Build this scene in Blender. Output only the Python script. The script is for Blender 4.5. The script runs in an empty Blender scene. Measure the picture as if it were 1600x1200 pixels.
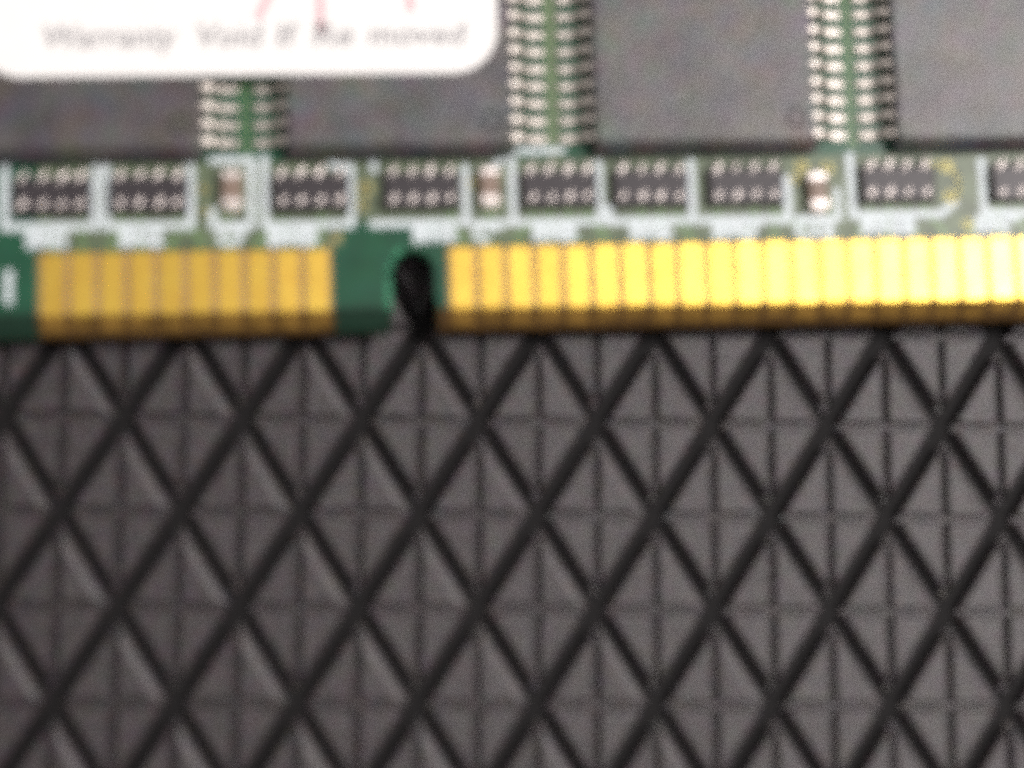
import bpy, bmesh, math, random
from mathutils import Vector, Matrix
random.seed(7)
S = bpy.context.scene
COL = S.collection
# one Blender unit is one millimetre
S.unit_settings.system = 'METRIC'
S.unit_settings.scale_length = 0.001

# ------------------------------------------------------------------ camera
cam = bpy.data.cameras.new('camera')
cam.lens = 67.5; cam.sensor_width = 36.0
cam.clip_start = 1.0; cam.clip_end = 5000.0
cam.dof.use_dof = True
cam.dof.focus_distance = 97.0
cam.dof.aperture_fstop = 0.0138
cam_o = bpy.data.objects.new('camera', cam)
cam_o.location = (0, 0, 85.266)
cam_o.rotation_euler = (0.1409, -0.0594, 0.0051)
COL.objects.link(cam_o)
S.camera = cam_o

# ------------------------------------------------------------------ world and lamps (indoor lamp light)
w = bpy.data.worlds.new('World'); S.world = w; w.use_nodes = True
bg = w.node_tree.nodes['Background']
bg.inputs['Color'].default_value = (1.0, 0.96, 0.94, 1)
bg.inputs['Strength'].default_value = 0.40

def area(name, loc, target, sx, sy, power, color):
    l = bpy.data.lights.new(name, 'AREA'); l.shape = 'RECTANGLE'; l.size = sx; l.size_y = sy
    l.energy = power; l.color = color
    o = bpy.data.objects.new(name, l); o.location = loc
    o.rotation_euler = (Vector(target) - Vector(loc)).to_track_quat('-Z', 'Y').to_euler()
    COL.objects.link(o); return o
area('ceiling_lamp', (238, 66, 400), (5, 5, 0), 150, 130, 2.45e6, (1.0, 0.95, 0.93))

S.view_settings.view_transform = 'Standard'
S.view_settings.look = 'None'
S.view_settings.exposure = 0.0
S.view_settings.gamma = 1.0
S.cycles.use_denoising = False
S.cycles.use_adaptive_sampling = True
S.cycles.adaptive_threshold = 0.07
S.cycles.adaptive_min_samples = 16
S.cycles.max_bounces = 6
S.cycles.pixel_filter_type = 'BLACKMAN_HARRIS'
S.cycles.filter_width = 6.0

# ------------------------------------------------------------------ materials
def mat(name, color, rough=0.5, metal=0.0, spec=0.5, var=0.0, scale=1.0, bump=0.0, bscale=6.0, chroma=0.0, coat=0.0, coat_rough=0.2):
    m = bpy.data.materials.new(name); m.use_nodes = True
    nt = m.node_tree; b = nt.nodes['Principled BSDF']
    b.inputs['Base Color'].default_value = (*color, 1)
    b.inputs['Roughness'].default_value = rough
    b.inputs['Metallic'].default_value = metal
    b.inputs['Specular IOR Level'].default_value = spec
    b.inputs['Coat Weight'].default_value = coat
    b.inputs['Coat Roughness'].default_value = coat_rough
    tc = nt.nodes.new('ShaderNodeTexCoord')
    geo = nt.nodes.new('ShaderNodeNewGeometry')
    if var or chroma:
        n = nt.nodes.new('ShaderNodeTexNoise'); n.inputs['Scale'].default_value = scale; n.inputs['Detail'].default_value = 5
        nt.links.new(geo.outputs['Position'], n.inputs['Vector'])
        mx = nt.nodes.new('ShaderNodeMix'); mx.data_type = 'RGBA'; mx.blend_type = 'MIX'
        d = tuple(max(0, c * (1 - var)) for c in color); e = tuple(min(1, c * (1 + var)) for c in color)
        rp = nt.nodes.new('ShaderNodeMapRange'); rp.inputs['From Min'].default_value = .3; rp.inputs['From Max'].default_value = .7
        nt.links.new(n.outputs['Fac'], rp.inputs['Value'])
        nt.links.new(rp.outputs['Result'], mx.inputs['Factor'])
        mx.inputs['A'].default_value = (*d, 1); mx.inputs['B'].default_value = (*e, 1)
        out = mx.outputs['Result']
        if chroma:
            m2 = nt.nodes.new('ShaderNodeMix'); m2.data_type = 'RGBA'; m2.blend_type = 'OVERLAY'
            m2.inputs['Factor'].default_value = chroma
            n2 = nt.nodes.new('ShaderNodeTexNoise'); n2.inputs['Scale'].default_value = scale * 1.7; n2.inputs['Detail'].default_value = 3
            nt.links.new(geo.outputs['Position'], n2.inputs['Vector'])
            nt.links.new(out, m2.inputs['A']); nt.links.new(n2.outputs['Color'], m2.inputs['B'])
            out = m2.outputs['Result']
        nt.links.new(out, b.inputs['Base Color'])
    if bump:
        n = nt.nodes.new('ShaderNodeTexNoise'); n.inputs['Scale'].default_value = bscale; n.inputs['Detail'].default_value = 4
        nt.links.new(geo.outputs['Position'], n.inputs['Vector'])
        bp = nt.nodes.new('ShaderNodeBump'); bp.inputs['Strength'].default_value = bump; bp.inputs['Distance'].default_value = 0.1
        nt.links.new(n.outputs['Fac'], bp.inputs['Height'])
        nt.links.new(bp.outputs['Normal'], b.inputs['Normal'])
    return m

M = {
 'plastic': mat('black_moulded_plastic', (0.034, 0.027, 0.029), 0.44, spec=0.50, var=.45, scale=2.2, bump=.5, bscale=7, chroma=.9),
 'groove': mat('shade_black_groove_plastic', (0.006, 0.0052, 0.0055), 0.7, spec=0.2, var=.2, scale=2),  # plastic blackened to paint the shade down in the grooves
 'mask': mat('green_solder_mask', (0.010, 0.072, 0.036), 0.32, spec=0.5, var=.2, scale=.8, chroma=.2, bump=.12, bscale=3),
 'trace': mat('solder_mask_over_copper', (0.13, 0.21, 0.09), 0.35, spec=0.5, var=.2, scale=2),
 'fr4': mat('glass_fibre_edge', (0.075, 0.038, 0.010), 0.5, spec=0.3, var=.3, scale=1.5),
 'haze': mat('mask_glare_haze', (0.10, 0.13, 0.075), 0.40, var=.35, scale=1.2),  # olive tone paints the washed-out glare between the components
 'sheen': mat('sheen_green_mask', (0.03, 0.22, 0.11), 0.4, var=.2, scale=1.2),  # brighter green paints the light caught by the notch edge
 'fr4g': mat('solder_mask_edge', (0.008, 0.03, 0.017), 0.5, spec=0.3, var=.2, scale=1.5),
 'gap': mat('bare_laminate_between_contacts', (0.30, 0.19, 0.09), 0.5, spec=0.4, var=.15, scale=2),
 'gold': mat('gold_plating', (1.0, 0.63, 0.115), 0.36, metal=1.0, var=.08, scale=.9, bump=.10, bscale=2.2),
 'gold_shaded': mat('shaded_bevel_plating', (0.34, 0.19, 0.04), 0.5, metal=.7, var=.45, scale=1.6),  # gold browned to paint the dim light over the bevel
 'via': mat('worn_gold_ring', (0.34, 0.31, 0.14), 0.5, metal=.6, var=.2, scale=2),
 'epoxy': mat('black_mould_compound', (0.042, 0.036, 0.038), 0.45, spec=1.0, var=.55, scale=.45, bump=.45, bscale=6, chroma=.9),
 'solder': mat('tinned_lead', (0.66, 0.60, 0.55), 0.46, metal=1.0, var=.1, scale=3, bump=.1, bscale=5),
 'terminal': mat('tinned_terminal', (0.95, 0.87, 0.83), 0.52, metal=1.0),
 'ceramic': mat('black_resistor_glaze', (0.030, 0.024, 0.028), 0.45, spec=0.5, var=.2, scale=2),
 'tan': mat('tan_capacitor_ceramic', (0.22, 0.155, 0.12), 0.5, var=.2, scale=2),
 'silk': mat('white_silkscreen_ink', (0.62, 0.68, 0.70), 0.6, var=.10, scale=2.0, chroma=.1),
 'paper': mat('white_label_paper', (0.86, 0.84, 0.82), 0.5, var=.02, scale=.5, bump=.1, bscale=1),
 'ink': mat('grey_label_ink', (0.30, 0.29, 0.30), 0.6),
 'red': mat('red_label_ink', (0.70, 0.45, 0.48), 0.6),
}

# ------------------------------------------------------------------ helpers
def link(name, me, m=None, parent=None, loc=None, rz=0):
    o = bpy.data.objects.new(name, me); COL.objects.link(o)
    if m is not None and me is not None and not me.materials: me.materials.append(M[m])
    if parent is not None: o.parent = parent
    if loc is not None: o.location = loc
    if rz: o.rotation_euler.z = rz
    return o
def mesh(name, bm, *mats):
    bmesh.ops.recalc_face_normals(bm, faces=bm.faces[:])
    me = bpy.data.meshes.new(name); bm.to_mesh(me); bm.free()
    for k in mats: me.materials.append(M[k])
    return me
def rings(bm, rr, cap0=True, cap1=True, mi=0):
    """rr: list of rings of equal length, each a list of 3D points"""
    vs = [[bm.verts.new(p) for p in r] for r in rr]
    n = len(vs[0]); fs = []
    for a, b in zip(vs, vs[1:]):
        for k in range(n):
            fs.append(bm.faces.new((a[k], a[(k+1) % n], b[(k+1) % n], b[k])))
    if cap0: fs.append(bm.faces.new(vs[0][::-1]))
    if cap1: fs.append(bm.faces.new(vs[-1]))
    for f in fs: f.material_index = mi
    return fs
def inset(poly, ds):
    """offset each edge k (from point k to k+1) of a ccw convex polygon inwards by ds[k]"""
    n = len(poly); out = []; lines = []
    for k in range(n):
        a = Vector(poly[k]); b = Vector(poly[(k+1) % n]); t = (b-a).normalized(); nn = Vector((-t.y, t.x))
        lines.append((a + nn*ds[k], t))
    for k in range(n):
        (p, t), (q, s) = lines[k-1], lines[k]
        den = t.x*s.y - t.y*s.x
        u = ((q.x-p.x)*s.y - (q.y-p.y)*s.x)/den
        out.append((p.x+t.x*u, p.y+t.y*u))
    return out
def box(bm, x0, x1, y0, y1, z0, z1, bev=0.0, mi=0):
    P = [(x0, y0), (x1, y0), (x1, y1), (x0, y1)]
    r = [[(x, y, z0) for x, y in P]]
    if bev:
        r.append([(x, y, z1-bev) for x, y in P])
        r.append([(x, y, z1) for x, y in inset(P, [bev]*4)])
    else: r.append([(x, y, z1) for x, y in P])
    rings(bm, r, mi=mi)
def strip(bm, pts, wd, z0, z1):
    """flat ribbon of width wd along a polyline"""
    for (x0, y0), (x1, y1) in zip(pts, pts[1:]):
        if abs(x1-x0)+abs(y1-y0) < 1e-4: continue
        d = Vector((x1-x0, y1-y0)); L = d.length; d /= L; n = Vector((-d.y, d.x))*wd/2
        a = Vector((x0, y0)) - d*wd*.5; b = Vector((x1, y1)) + d*wd*.5
        P = [a-n, b-n, b+n, a+n]
        rings(bm, [[(p.x, p.y, z0) for p in P], [(p.x, p.y, z1) for p in P]])

# ------------------------------------------------------------------ the moulded plastic surface
W, H = 5.2666, 4.1719*2
OX, OY = 0.9186, 10.4529
surf_bm = bmesh.new()
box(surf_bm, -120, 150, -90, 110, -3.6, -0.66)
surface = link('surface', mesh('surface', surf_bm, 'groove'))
surface['kind'] = 'structure'
surface['label'] = 'black moulded plastic surface of raised diamonds under the green memory module'

GF, GB = 0.44, 0.25          # half widths of the / and \ grooves
# corners of a diamond: right, top, left, bottom
def diamond_poly():
    P = [(W/2, 0), (0, H/2), (-W/2, 0), (0, -H/2)]
    # edges: right>top is \, top>left is /, left>bottom is \, bottom>right is /
    return inset(P, [GB, GF, GB, GF])
DP = diamond_poly()
cx = (DP[0][0]+DP[2][0])/2
bm = bmesh.new()
low = inset(DP, [-.10]*4)
rings(bm, [[(x, y, -.67) for x, y in low], [(x, y, -.42) for x, y in DP]])
diamond_me = mesh('raised_diamond', bm, 'plastic')
T = 0.15                      # half width of the thin cross grooves
def facet_poly(q):
    (rx, ry), (tx, ty), (lx, ly), (bx, by) = DP
    c = (0.0, 0.0)
    if q == 0: tri = [c, (rx, 0), (0, ty)]
    if q == 1: tri = [c, (0, ty), (lx, 0)]
    if q == 2: tri = [c, (lx, 0), (0, by)]
    if q == 3: tri = [c, (0, by), (rx, 0)]
    return tri
facet_me = []
for q in range(4):
    tri = facet_poly(q)
    # edge 0 and 2 lie along the cross, edge 1 is the outer one
    base = inset(tri, [T*.75, 0.015, T*.75]); mid = inset(tri, [T, 0.03, T])
    top = inset(tri, [T+.08, (0.36 if q == 0 else 0.15), T+.08])
    bm = bmesh.new()
    rings(bm, [[(x, y, -.425) for x, y in base], [(x, y, -.115) for x, y in mid], [(x, y, 0) for x, y in top]])
    facet_me.append(mesh('facet', bm, 'plastic'))
far = bmesh.new()
for r in range(-22, 24):
    for i2 in range(-44, 52):
        if (i2 + r) % 2: continue
        x = OX + i2/2*W; y = OY - r*H/2
        if -30 < x < 31 and -21.5 < y < 17.5:
            d = link('raised_diamond', diamond_me, None, surface, (x, y, 0))
            for q in range(4):
                f = link('facet', facet_me[q], None, d, (0, 0, random.uniform(-.02, .0)))
                f.rotation_euler = (random.gauss(0, .008), random.gauss(0, .008), 0)
        elif -110 < x < 140 and -82 < y < 102:
            for me in [diamond_me] + facet_me:
                n0 = len(far.verts); far.from_mesh(me); far.verts.ensure_lookup_table()
                for v in far.verts[n0:]: v.co.x += x; v.co.y += y
me = bpy.data.meshes.new('outlying_diamonds'); far.to_mesh(me); far.free(); me.materials.append(M['plastic'])
fo = link('outlying_diamonds', me, None, surface); fo['kind'] = 'stuff'

# ------------------------------------------------------------------ the memory module
module = bpy.data.objects.new('memory_module', None); COL.objects.link(module)
module['label'] = 'green memory module with gold contacts, black chips and white label lying on black plastic'
module['category'] = 'memory module'
BZ = 2.35
module.location = (-15.70, 14.6076, 0)
module.rotation_euler.z = 0.0342

# circuit board with rounded notch and bevelled contact edge
def board():
    bm = bmesh.new()
    X0, X1, Y1 = -5.0, 125.0, 31.0
    n0, n1, ny = 15.32, 17.22, 1.55     # notch sides, centre of its round end
    r = (n1-n0)/2
    pts = [(X1, Y1), (X0, Y1), (X0, -1.0), (n0-.12, -1.0), (n0, -.15)]
    pts += [(n0, ny)]
    for k in range(1, 12):
        a = math.pi - math.pi*k/12
        pts.append(((n0+n1)/2 + r*math.cos(a), ny + r*1.05*math.sin(a)))
    pts += [(n1, ny), (n1, -.15), (n1+.12, -1.0), (X1, -1.0)]
    def ring(z, dy):
        return [(x, (y+dy if y < 0 else y), BZ+z) for x, y in pts]
    fs = rings(bm, [ring(-1.27, .30), ring(-1.1, 0), ring(-.85, 0.02), ring(-.48, .30), ring(0, .93)])
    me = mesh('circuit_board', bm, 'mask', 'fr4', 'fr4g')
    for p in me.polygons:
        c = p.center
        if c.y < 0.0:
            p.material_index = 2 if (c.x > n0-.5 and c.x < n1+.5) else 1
    return me
pcb = link('circuit_board', board(), None, module)

# dark laminate strips that show between the contacts, green corners of the edge
def band(x0, x1, z, y0, y1, m, name):
    bm = bmesh.new(); box(bm, x0, x1, y0, y1, BZ, BZ+z); return link(name, mesh(name, bm, m), None, pcb)
band(-.02, 12.72, .012, -.06, 2.66, 'gap', 'laminate_strip')
band(17.76, 60.5, .012, -.06, 2.66, 'gap', 'laminate_strip')
# green solder mask carried down over the edge at the corner and round the notch
for x0, x1 in ((-5.0, -.06), (12.80, 15.18)):
    bm = bmesh.new()
    prof = [(.06, .006), (-.07, .006), (-.72, -.475), (-1.01, -.86), (-.96, -.86), (-.68, -.50), (-.07, -.03), (.06, -.03)]
    rings(bm, [[(x0, y, BZ+z) for y, z in prof], [(x1, y, BZ+z) for y, z in prof]])
    link('mask_edge', mesh('mask_edge', bm, 'fr4g'), None, pcb)

# gold contacts: flat finger that rolls over the bevel
def contact():
    bm = bmesh.new(); h = 2.66; w2 = .495
    prof = [(h-.04, .045), (.05, .045), (-.10, .03), (-.22, -.06), (-.78, -.56), (-.76, -.64), (-.10, -.10), (.02, .008), (h, .008), (h, .035)]
    ins = [0.03]*len(prof)
    a = [(-w2, y, z) for y, z in prof]; b = [(w2, y, z) for y, z in prof]
    a1 = [(-w2+.015, y, z+.02) if k < 4 else (-w2, y, z) for k, (y, z) in enumerate(prof)]
    b1 = [(w2-.015, y, z+.02) if k < 4 else (w2, y, z) for k, (y, z) in enumerate(prof)]
    rings(bm, [a, a1, b1, b])
    me = mesh('gold_contact', bm, 'gold', 'gold_shaded')
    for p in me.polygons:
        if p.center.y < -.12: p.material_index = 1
    return me
cme = contact()
for k in list(range(10)) + list(range(14, 44)):
    o = link('gold_contact', cme, None, module, (1.27*(k+.5), random.uniform(-.015, .015), BZ))
    o.rotation_euler = (random.gauss(0, .004), random.gauss(0, .005), 0)

# ---- memory chips
CX = [2.25, 15.85, 29.35, 42.85]
CY0, CY1 = 6.92, 29.10
def chip_mesh():
    bm = bmesh.new()
    def rc(hx, y0, y1, z, c=.12):
        return [(-hx, y0+c, z), (-hx+c, y0, z), (hx-c, y0, z), (hx, y0+c, z), (hx, y1-c, z), (hx-c, y1, z), (-hx+c, y1, z), (-hx, y1-c, z)]
    rings(bm, [rc(4.90, CY0-.12, CY1+.12, .10), rc(5.02, CY0-.32, CY1+.32, .50), rc(4.90, CY0+.08, CY1-.08, 1.04), rc(4.84, CY0+.14, CY1-.14, 1.10)])
    return mesh('memory_chip', bm, 'epoxy')
chip_me = chip_mesh()
def lead_mesh(s):
    bm = bmesh.new(); hw = .17; t = .13
    path = [(4.95, .62), (5.12, .60), (5.30, .50), (5.62, .20), (5.82, .09), (6.42, .06)]
    up, dn = [], []
    for k, (x, z) in enumerate(path):
        a = path[max(0, k-1)]; b = path[min(len(path)-1, k+1)]
        d = Vector((b[0]-a[0], b[1]-a[1])).normalized(); n = Vector((-d.y, d.x))*t
        up.append((x+n.x, z+n.y)); dn.append((x, z))
    prof = up + dn[::-1]
    rings(bm, [[(s*x, -hw, z) for x, z in prof], [(s*x, -hw+.04, z+.012) for x, z in prof], [(s*x, hw-.04, z+.012) for x, z in prof], [(s*x, hw, z) for x, z in prof]])
    # solder fillet at the toe
    ico = bmesh.ops.create_icosphere(bm, subdivisions=2, radius=1)
    for v in ico['verts']:
        c = v.co; v.co = Vector((6.22*s + c.x*.30 + c.y*.05, c.y*.18 + c.x*.07, .08 + c.z*.17))
    return mesh('lead', bm, 'solder')
lead_r, lead_l = lead_mesh(1), lead_mesh(-1)
def mark_mesh():
    bm = bmesh.new(); n = 20
    def c(r, z): return [(r*math.cos(2*math.pi*k/n), r*math.sin(2*math.pi*k/n), z) for k in range(n)]
    rings(bm, [c(.46, 0), c(.46, .012), c(.40, .012), c(.34, .004)])
    return mesh('mould_mark', bm, 'groove')
mark_me = mark_mesh()
for x in CX:
    ch = link('memory_chip', chip_me, None, module, (x, 0, BZ))
    for k in range(27):
        y = 7.43 + .8*k
        if y > 28.6: break
        link('lead', lead_r, None, ch, (0, y + random.uniform(-.02, .02), 0))
        link('lead', lead_l, None, ch, (0, y + random.uniform(-.02, .02), 0))
    link('mould_mark', mark_me, None, ch, (4.02, 8.05, 1.095))
# chips on the underside carry the board
for x in CX[:3] + [56.35, 83.0, 110.0]:
    ch = link('memory_chip', chip_me, None, module, (x, 0, BZ-1.27)); ch.rotation_euler = (0, math.pi, 0)
    ch.location.z = BZ-1.27+.02

# ---- resistor arrays
def array_meshes():
    bm = bmesh.new(); box(bm, -1.68, 1.68, -1.02, .62, .06, .46, .09)  # black body runs long at the front, standing in for shaded fillets
    body = mesh('resistor_array', bm, 'ceramic')
    bm = bmesh.new()
    # wrap-round end cap and a slanted solder blob shaped as a streaked glint
    box(bm, -.13, .13, -.08, .18, .04, .44, .06)
    ico = bmesh.ops.create_icosphere(bm, subdivisions=2, radius=1)
    a = math.radians(-33)
    for v in ico['verts']:
        c = v.co; x, y = c.x*.14, c.y*.38
        v.co = Vector((x*math.cos(a)-y*math.sin(a), .20+x*math.sin(a)+y*math.cos(a), .42 + c.z*.13 - .12*y + .10*x))
    top = mesh('terminal', bm, 'terminal')
    bm = bmesh.new()
    box(bm, -.12, .12, -.18, .12, .04, .44, .06)
    ico = bmesh.ops.create_icosphere(bm, subdivisions=2, radius=1)
    for v in ico['verts']:
        c = v.co; x, y = c.x*.13, c.y*.32
        v.co = Vector((x*math.cos(a)-y*math.sin(a), -.08+x*math.sin(a)+y*math.cos(a), .43 + c.z*.11 - .05*y + .08*x))
    bot = mesh('terminal', bm, 'terminal')
    return body, top, bot
ab, at_, ao = array_meshes()
AX = [.65, 4.82, 11.86, 16.72, 22.80, 26.86, 31.11, 38.0, 43.95]
AY = 5.32
for x in AX:
    a = link('resistor_array', ab, None, module, (x, AY + random.uniform(-.03, .03), BZ), random.uniform(-.012, .012))
    for k in range(4):
        u = (k-1.5)*.83
        for me, yy in ((at_, .50), (ao, -.50)):
            t = link('terminal', me, None, a, (u, yy, 0))
            t.rotation_euler = (random.gauss(0, .05), random.gauss(0, .05), random.gauss(0, .08))
            s = random.uniform(.88, 1.1); t.scale = (s, s, random.uniform(.94, 1.05))

# ---- capacitors
bm = bmesh.new(); box(bm, -.42, .42, -.55, .55, .05, .62, .06); capb = mesh('capacitor', bm, 'tan')
bm = bmesh.new(); box(bm, -.44, .44, -.19, .19, .04, .65, .08)
ico = bmesh.ops.create_icosphere(bm, subdivisions=2, radius=1)
for v in ico['verts']: v.co = Vector((v.co.x*.42, -.12+v.co.y*.28, .20+v.co.z*.22))
capt = mesh('terminal', bm, 'terminal')
for x, y, rz in ((8.42, 5.30, 0), (19.72, 5.28, 0), (34.35, 4.85, .05)):
    c = link('capacitor', capb, None, module, (x, y, BZ), rz)
    link('terminal', capt, None, c, (0, -.62, 0)); link('terminal', capt, None, c, (0, .62, 0), math.pi)

# ---- white silkscreen outlines
def outline(pts, wd=.30):
    bm = bmesh.new()
    for k in range(len(pts)-1):
        strip(bm, [pts[k], pts[k+1]], wd, BZ+.004, BZ+.022+.0006*(k % 2))
    return link('silkscreen_outline', mesh('silkscreen_outline', bm, 'silk'), None, pcb)
outline([(-1.45, 6.5), (-1.45, 3.83), (2.48, 3.83), (2.48, 6.4)], .34)
outline([(2.92, 6.4), (2.92, 3.80), (6.60, 3.80), (6.60, 6.4)], .34)
outline([(7.55, 6.7), (9.25, 6.7), (9.25, 3.75), (7.55, 3.75), (7.55, 4.4)], .32)
outline([(9.82, 6.75), (9.82, 3.74), (13.60, 3.74), (13.60, 6.3), (12.8, 6.42)], .32)
outline([(14.62, 6.2), (14.62, 6.42)], .3)
outline([(14.55, 3.74), (18.66, 3.74), (18.66, 6.2)], .32)
outline([(18.95, 3.68), (20.45, 3.68)], .3)
outline([(19.75, 6.12), (20.85, 6.95), (23.0, 6.95)], .28)
outline([(20.74, 6.6), (20.74, 3.70), (24.62, 3.70), (24.62, 6.3)], .32)
outline([(25.0, 4.3), (25.0, 3.68), (28.75, 3.68), (28.75, 6.3)], .34)
outline([(29.15, 3.66), (33.05, 3.66), (33.05, 5.5)], .36)
outline([(33.5, 3.66), (35.3, 3.66), (35.3, 4.9)], .30)
outline([(35.95, 6.5), (35.95, 3.80), (39.95, 3.80), (40.6, 4.3)], .34)
outline([(41.95, 6.2), (41.95, 3.80), (46.0, 3.80), (46.0, 6.3)], .34)

def text(name, s, x, y, size, m, parent, z, bold=0.0, sx=1.0, shear=0.0, ext=.008, spacing=1.0):
    cu = bpy.data.curves.new(name, 'FONT'); cu.body = s; cu.size = size; cu.extrude = ext; cu.offset = bold
    cu.shear = shear; cu.space_character = spacing; cu.resolution_u = 3
    tmp = bpy.data.objects.new(name, cu); COL.objects.link(tmp)
    bpy.context.view_layer.update()
    me = bpy.data.meshes.new_from_object(tmp.evaluated_get(bpy.context.evaluated_depsgraph_get()))
    bpy.data.objects.remove(tmp); me.materials.clear(); me.materials.append(M[m]); me.name = name
    o = bpy.data.objects.new(name, me); COL.objects.link(o); o.parent = parent
    o.location = (x, y, z); o.scale = (sx, 1, 1); return o
for s, x, y, wd in (('RN1', -.5, 2.92, 1.0), ('RN2', 3.5, 2.92, 1.0), ('C7', 7.75, 2.92, 1.0), ('RN3', 9.95, 2.86, 1.15), ('RN4', 16.3, 2.92, 1.0),
                    ('C9', 18.95, 2.90, 1.0), ('RN5', 21.6, 2.90, 1.05), ('RN6', 25.9, 2.90, 1.0), ('RN7', 29.6, 2.90, 1.15), ('C12', 33.3, 2.90, 1.05), ('RN8', 36.3, 2.96, 1.3), ('RN9', 41.5, 2.96, 1.1)):
    text('silkscreen_text', s, x, y, .98, 'silk', pcb, BZ+.012, .085, wd)
text('silkscreen_text', '1', -1.72, .52, 1.95, 'silk', pcb, BZ+.012, .08, .95)

bm = bmesh.new()
for x0, x1, y0, y1 in ((-.1, 13.2, 2.78, 6.6), (13.2, 17.7, 3.9, 6.6), (17.7, 60, 2.78, 6.6), (22.35, 22.95, 6.6, 29)):
    rings(bm, [[(x, y, BZ+.0015*k) for x, y in ((x0+.01, y0), (x1-.01, y0), (x1-.01, y1-.01), (x0+.01, y1-.01))] for k in (-.5, 1)])
o = link('glare_haze', mesh('glare_haze', bm, 'haze'), None, pcb); o['kind'] = 'stuff'  # thin sheet added to lay a painted glare haze over the board
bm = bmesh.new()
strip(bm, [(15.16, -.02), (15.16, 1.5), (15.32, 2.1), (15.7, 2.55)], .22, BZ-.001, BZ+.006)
link('notch_sheen', mesh('notch_sheen', bm, 'sheen'), None, pcb)  # painted sheen along the left side of the notch
# ---- copper traces and vias under the solder mask
def trace(pts, wd=.26):
    bm = bmesh.new()
    for k in range(len(pts)-1): strip(bm, [pts[k], pts[k+1]], wd, BZ+.001, BZ+.012+.0007*(k % 2))
    return link('trace', mesh('trace', bm, 'trace'), None, pcb)
for k in list(range(10)) + list(range(14, 36)):
    x = 1.27*(k+.5)
    best = min(AX, key=lambda a: abs(a-x))
    u = max(-1.5, min(1.5, round((x-best)/.83-.5)+.5))*.83 + best
    if abs(u-x) > 1.6: u = x
    trace([(x, 2.70), (x, 3.0 + .1*(k % 3)), (u, 3.0 + .1*(k % 3) + min(.9, abs(u-x))), (u, 4.75)])
def via(x, y, r):
    bm = bmesh.new(); n = 16
    def c(rr, z): return [(rr*math.cos(2*math.pi*k/n), rr*math.sin(2*math.pi*k/n), z) for k in range(n)]
    rings(bm, [c(r, 0), c(r, .03), c(r*.5, .03), c(r*.42, -.0)], cap1=True)
    link('via', mesh('via', bm, 'via'), None, pcb, (x, y, BZ+.006))
for x, y, r in ((14.25, 5.35, .34), (14.1, 4.6, .25), (18.98, 5.55, .22), (7.15, 5.4, .22), (7.2, 4.4, .2), (33.75, 6.05, .30), (33.4, 5.5, .22), (34.9, 5.95, .28), (40.35, 6.0, .30), (40.4, 4.6, .26), (41.15, 3.3, .24),
                (12.9, 3.05, .2)):
    via(x, y, r)
# traces running up between the chips
for x0 in (8.86, 9.2, 22.45, 22.75, 36.0, 36.25):
    trace([(x0, 6.9), (x0, 29)], .12)
# exposed plated trace from the last contact before the notch
bm = bmesh.new(); strip(bm, [(12.4, 2.60), (12.75, 2.85), (13.1, 3.3)], .18, BZ+.002, BZ+.03)
link('plated_trace', mesh('plated_trace', bm, 'via'), None, pcb)
bm = bmesh.new()
pts = [(39.7, 6.1)] + [(40.0 + .85*math.sin(a), 5.1 + 1.0*math.cos(a)) for a in [math.radians(q) for q in range(0, 150, 18)]]
strip(bm, pts, .16, BZ+.002, BZ+.03)
link('plated_trace', mesh('plated_trace', bm, 'via'), None, pcb)

# ---- paper label bridging the two left chips
bm = bmesh.new()
R_ = 2.0; LX0, LX1, LY0, LY1 = -2.3, 20.2, 10.2, 26.0
pts = [(LX0, LY1)] + [(LX0+1.7 - 1.7*math.cos(math.radians(q)), LY0+1.7 - 1.7*math.sin(math.radians(q))) for q in range(0, 91, 15)]
for k in range(0, 9):
    a = -math.pi/2 + math.pi/2*k/8
    pts.append((LX1-R_ + R_*math.cos(a), LY0+R_ + R_*math.sin(a)))
pts.append((LX1, LY1))
rings(bm, [[(x, y, BZ+1.115) for x, y in pts], [(x, y, BZ+1.20) for x, y in pts], ])
label = link('warranty_label', mesh('warranty_label', bm, 'paper'), None, module)
label['label'] = 'white paper warranty label across the two left chips'
LZ = BZ+1.212
for s, x, wd in (('Warranty', .30, 5.75), ('Void', 6.95, 2.85), ('If', 10.40, .95), ('Re', 12.0, 1.75), ('moved', 14.45, 4.3)):
    o = text('printed_text', s, x, 11.52, 1.45, 'ink', label, LZ, .015, 1.0, .12)
    xs = [v.co.x for v in o.data.vertices]
    o.scale.x = wd / (max(xs) - min(xs))
bm = bmesh.new()
bm.free()
for p in ([(9.75, 12.9), (10.45, 14.4)], [(12.40, 12.3), (12.45, 14.4)], [(16.4, 13.2), (16.3, 14.4)]):
    bm = bmesh.new(); strip(bm, p, .36, LZ-.002, LZ+.008)
    link('red_stroke', mesh('red_stroke', bm, 'red'), None, label)
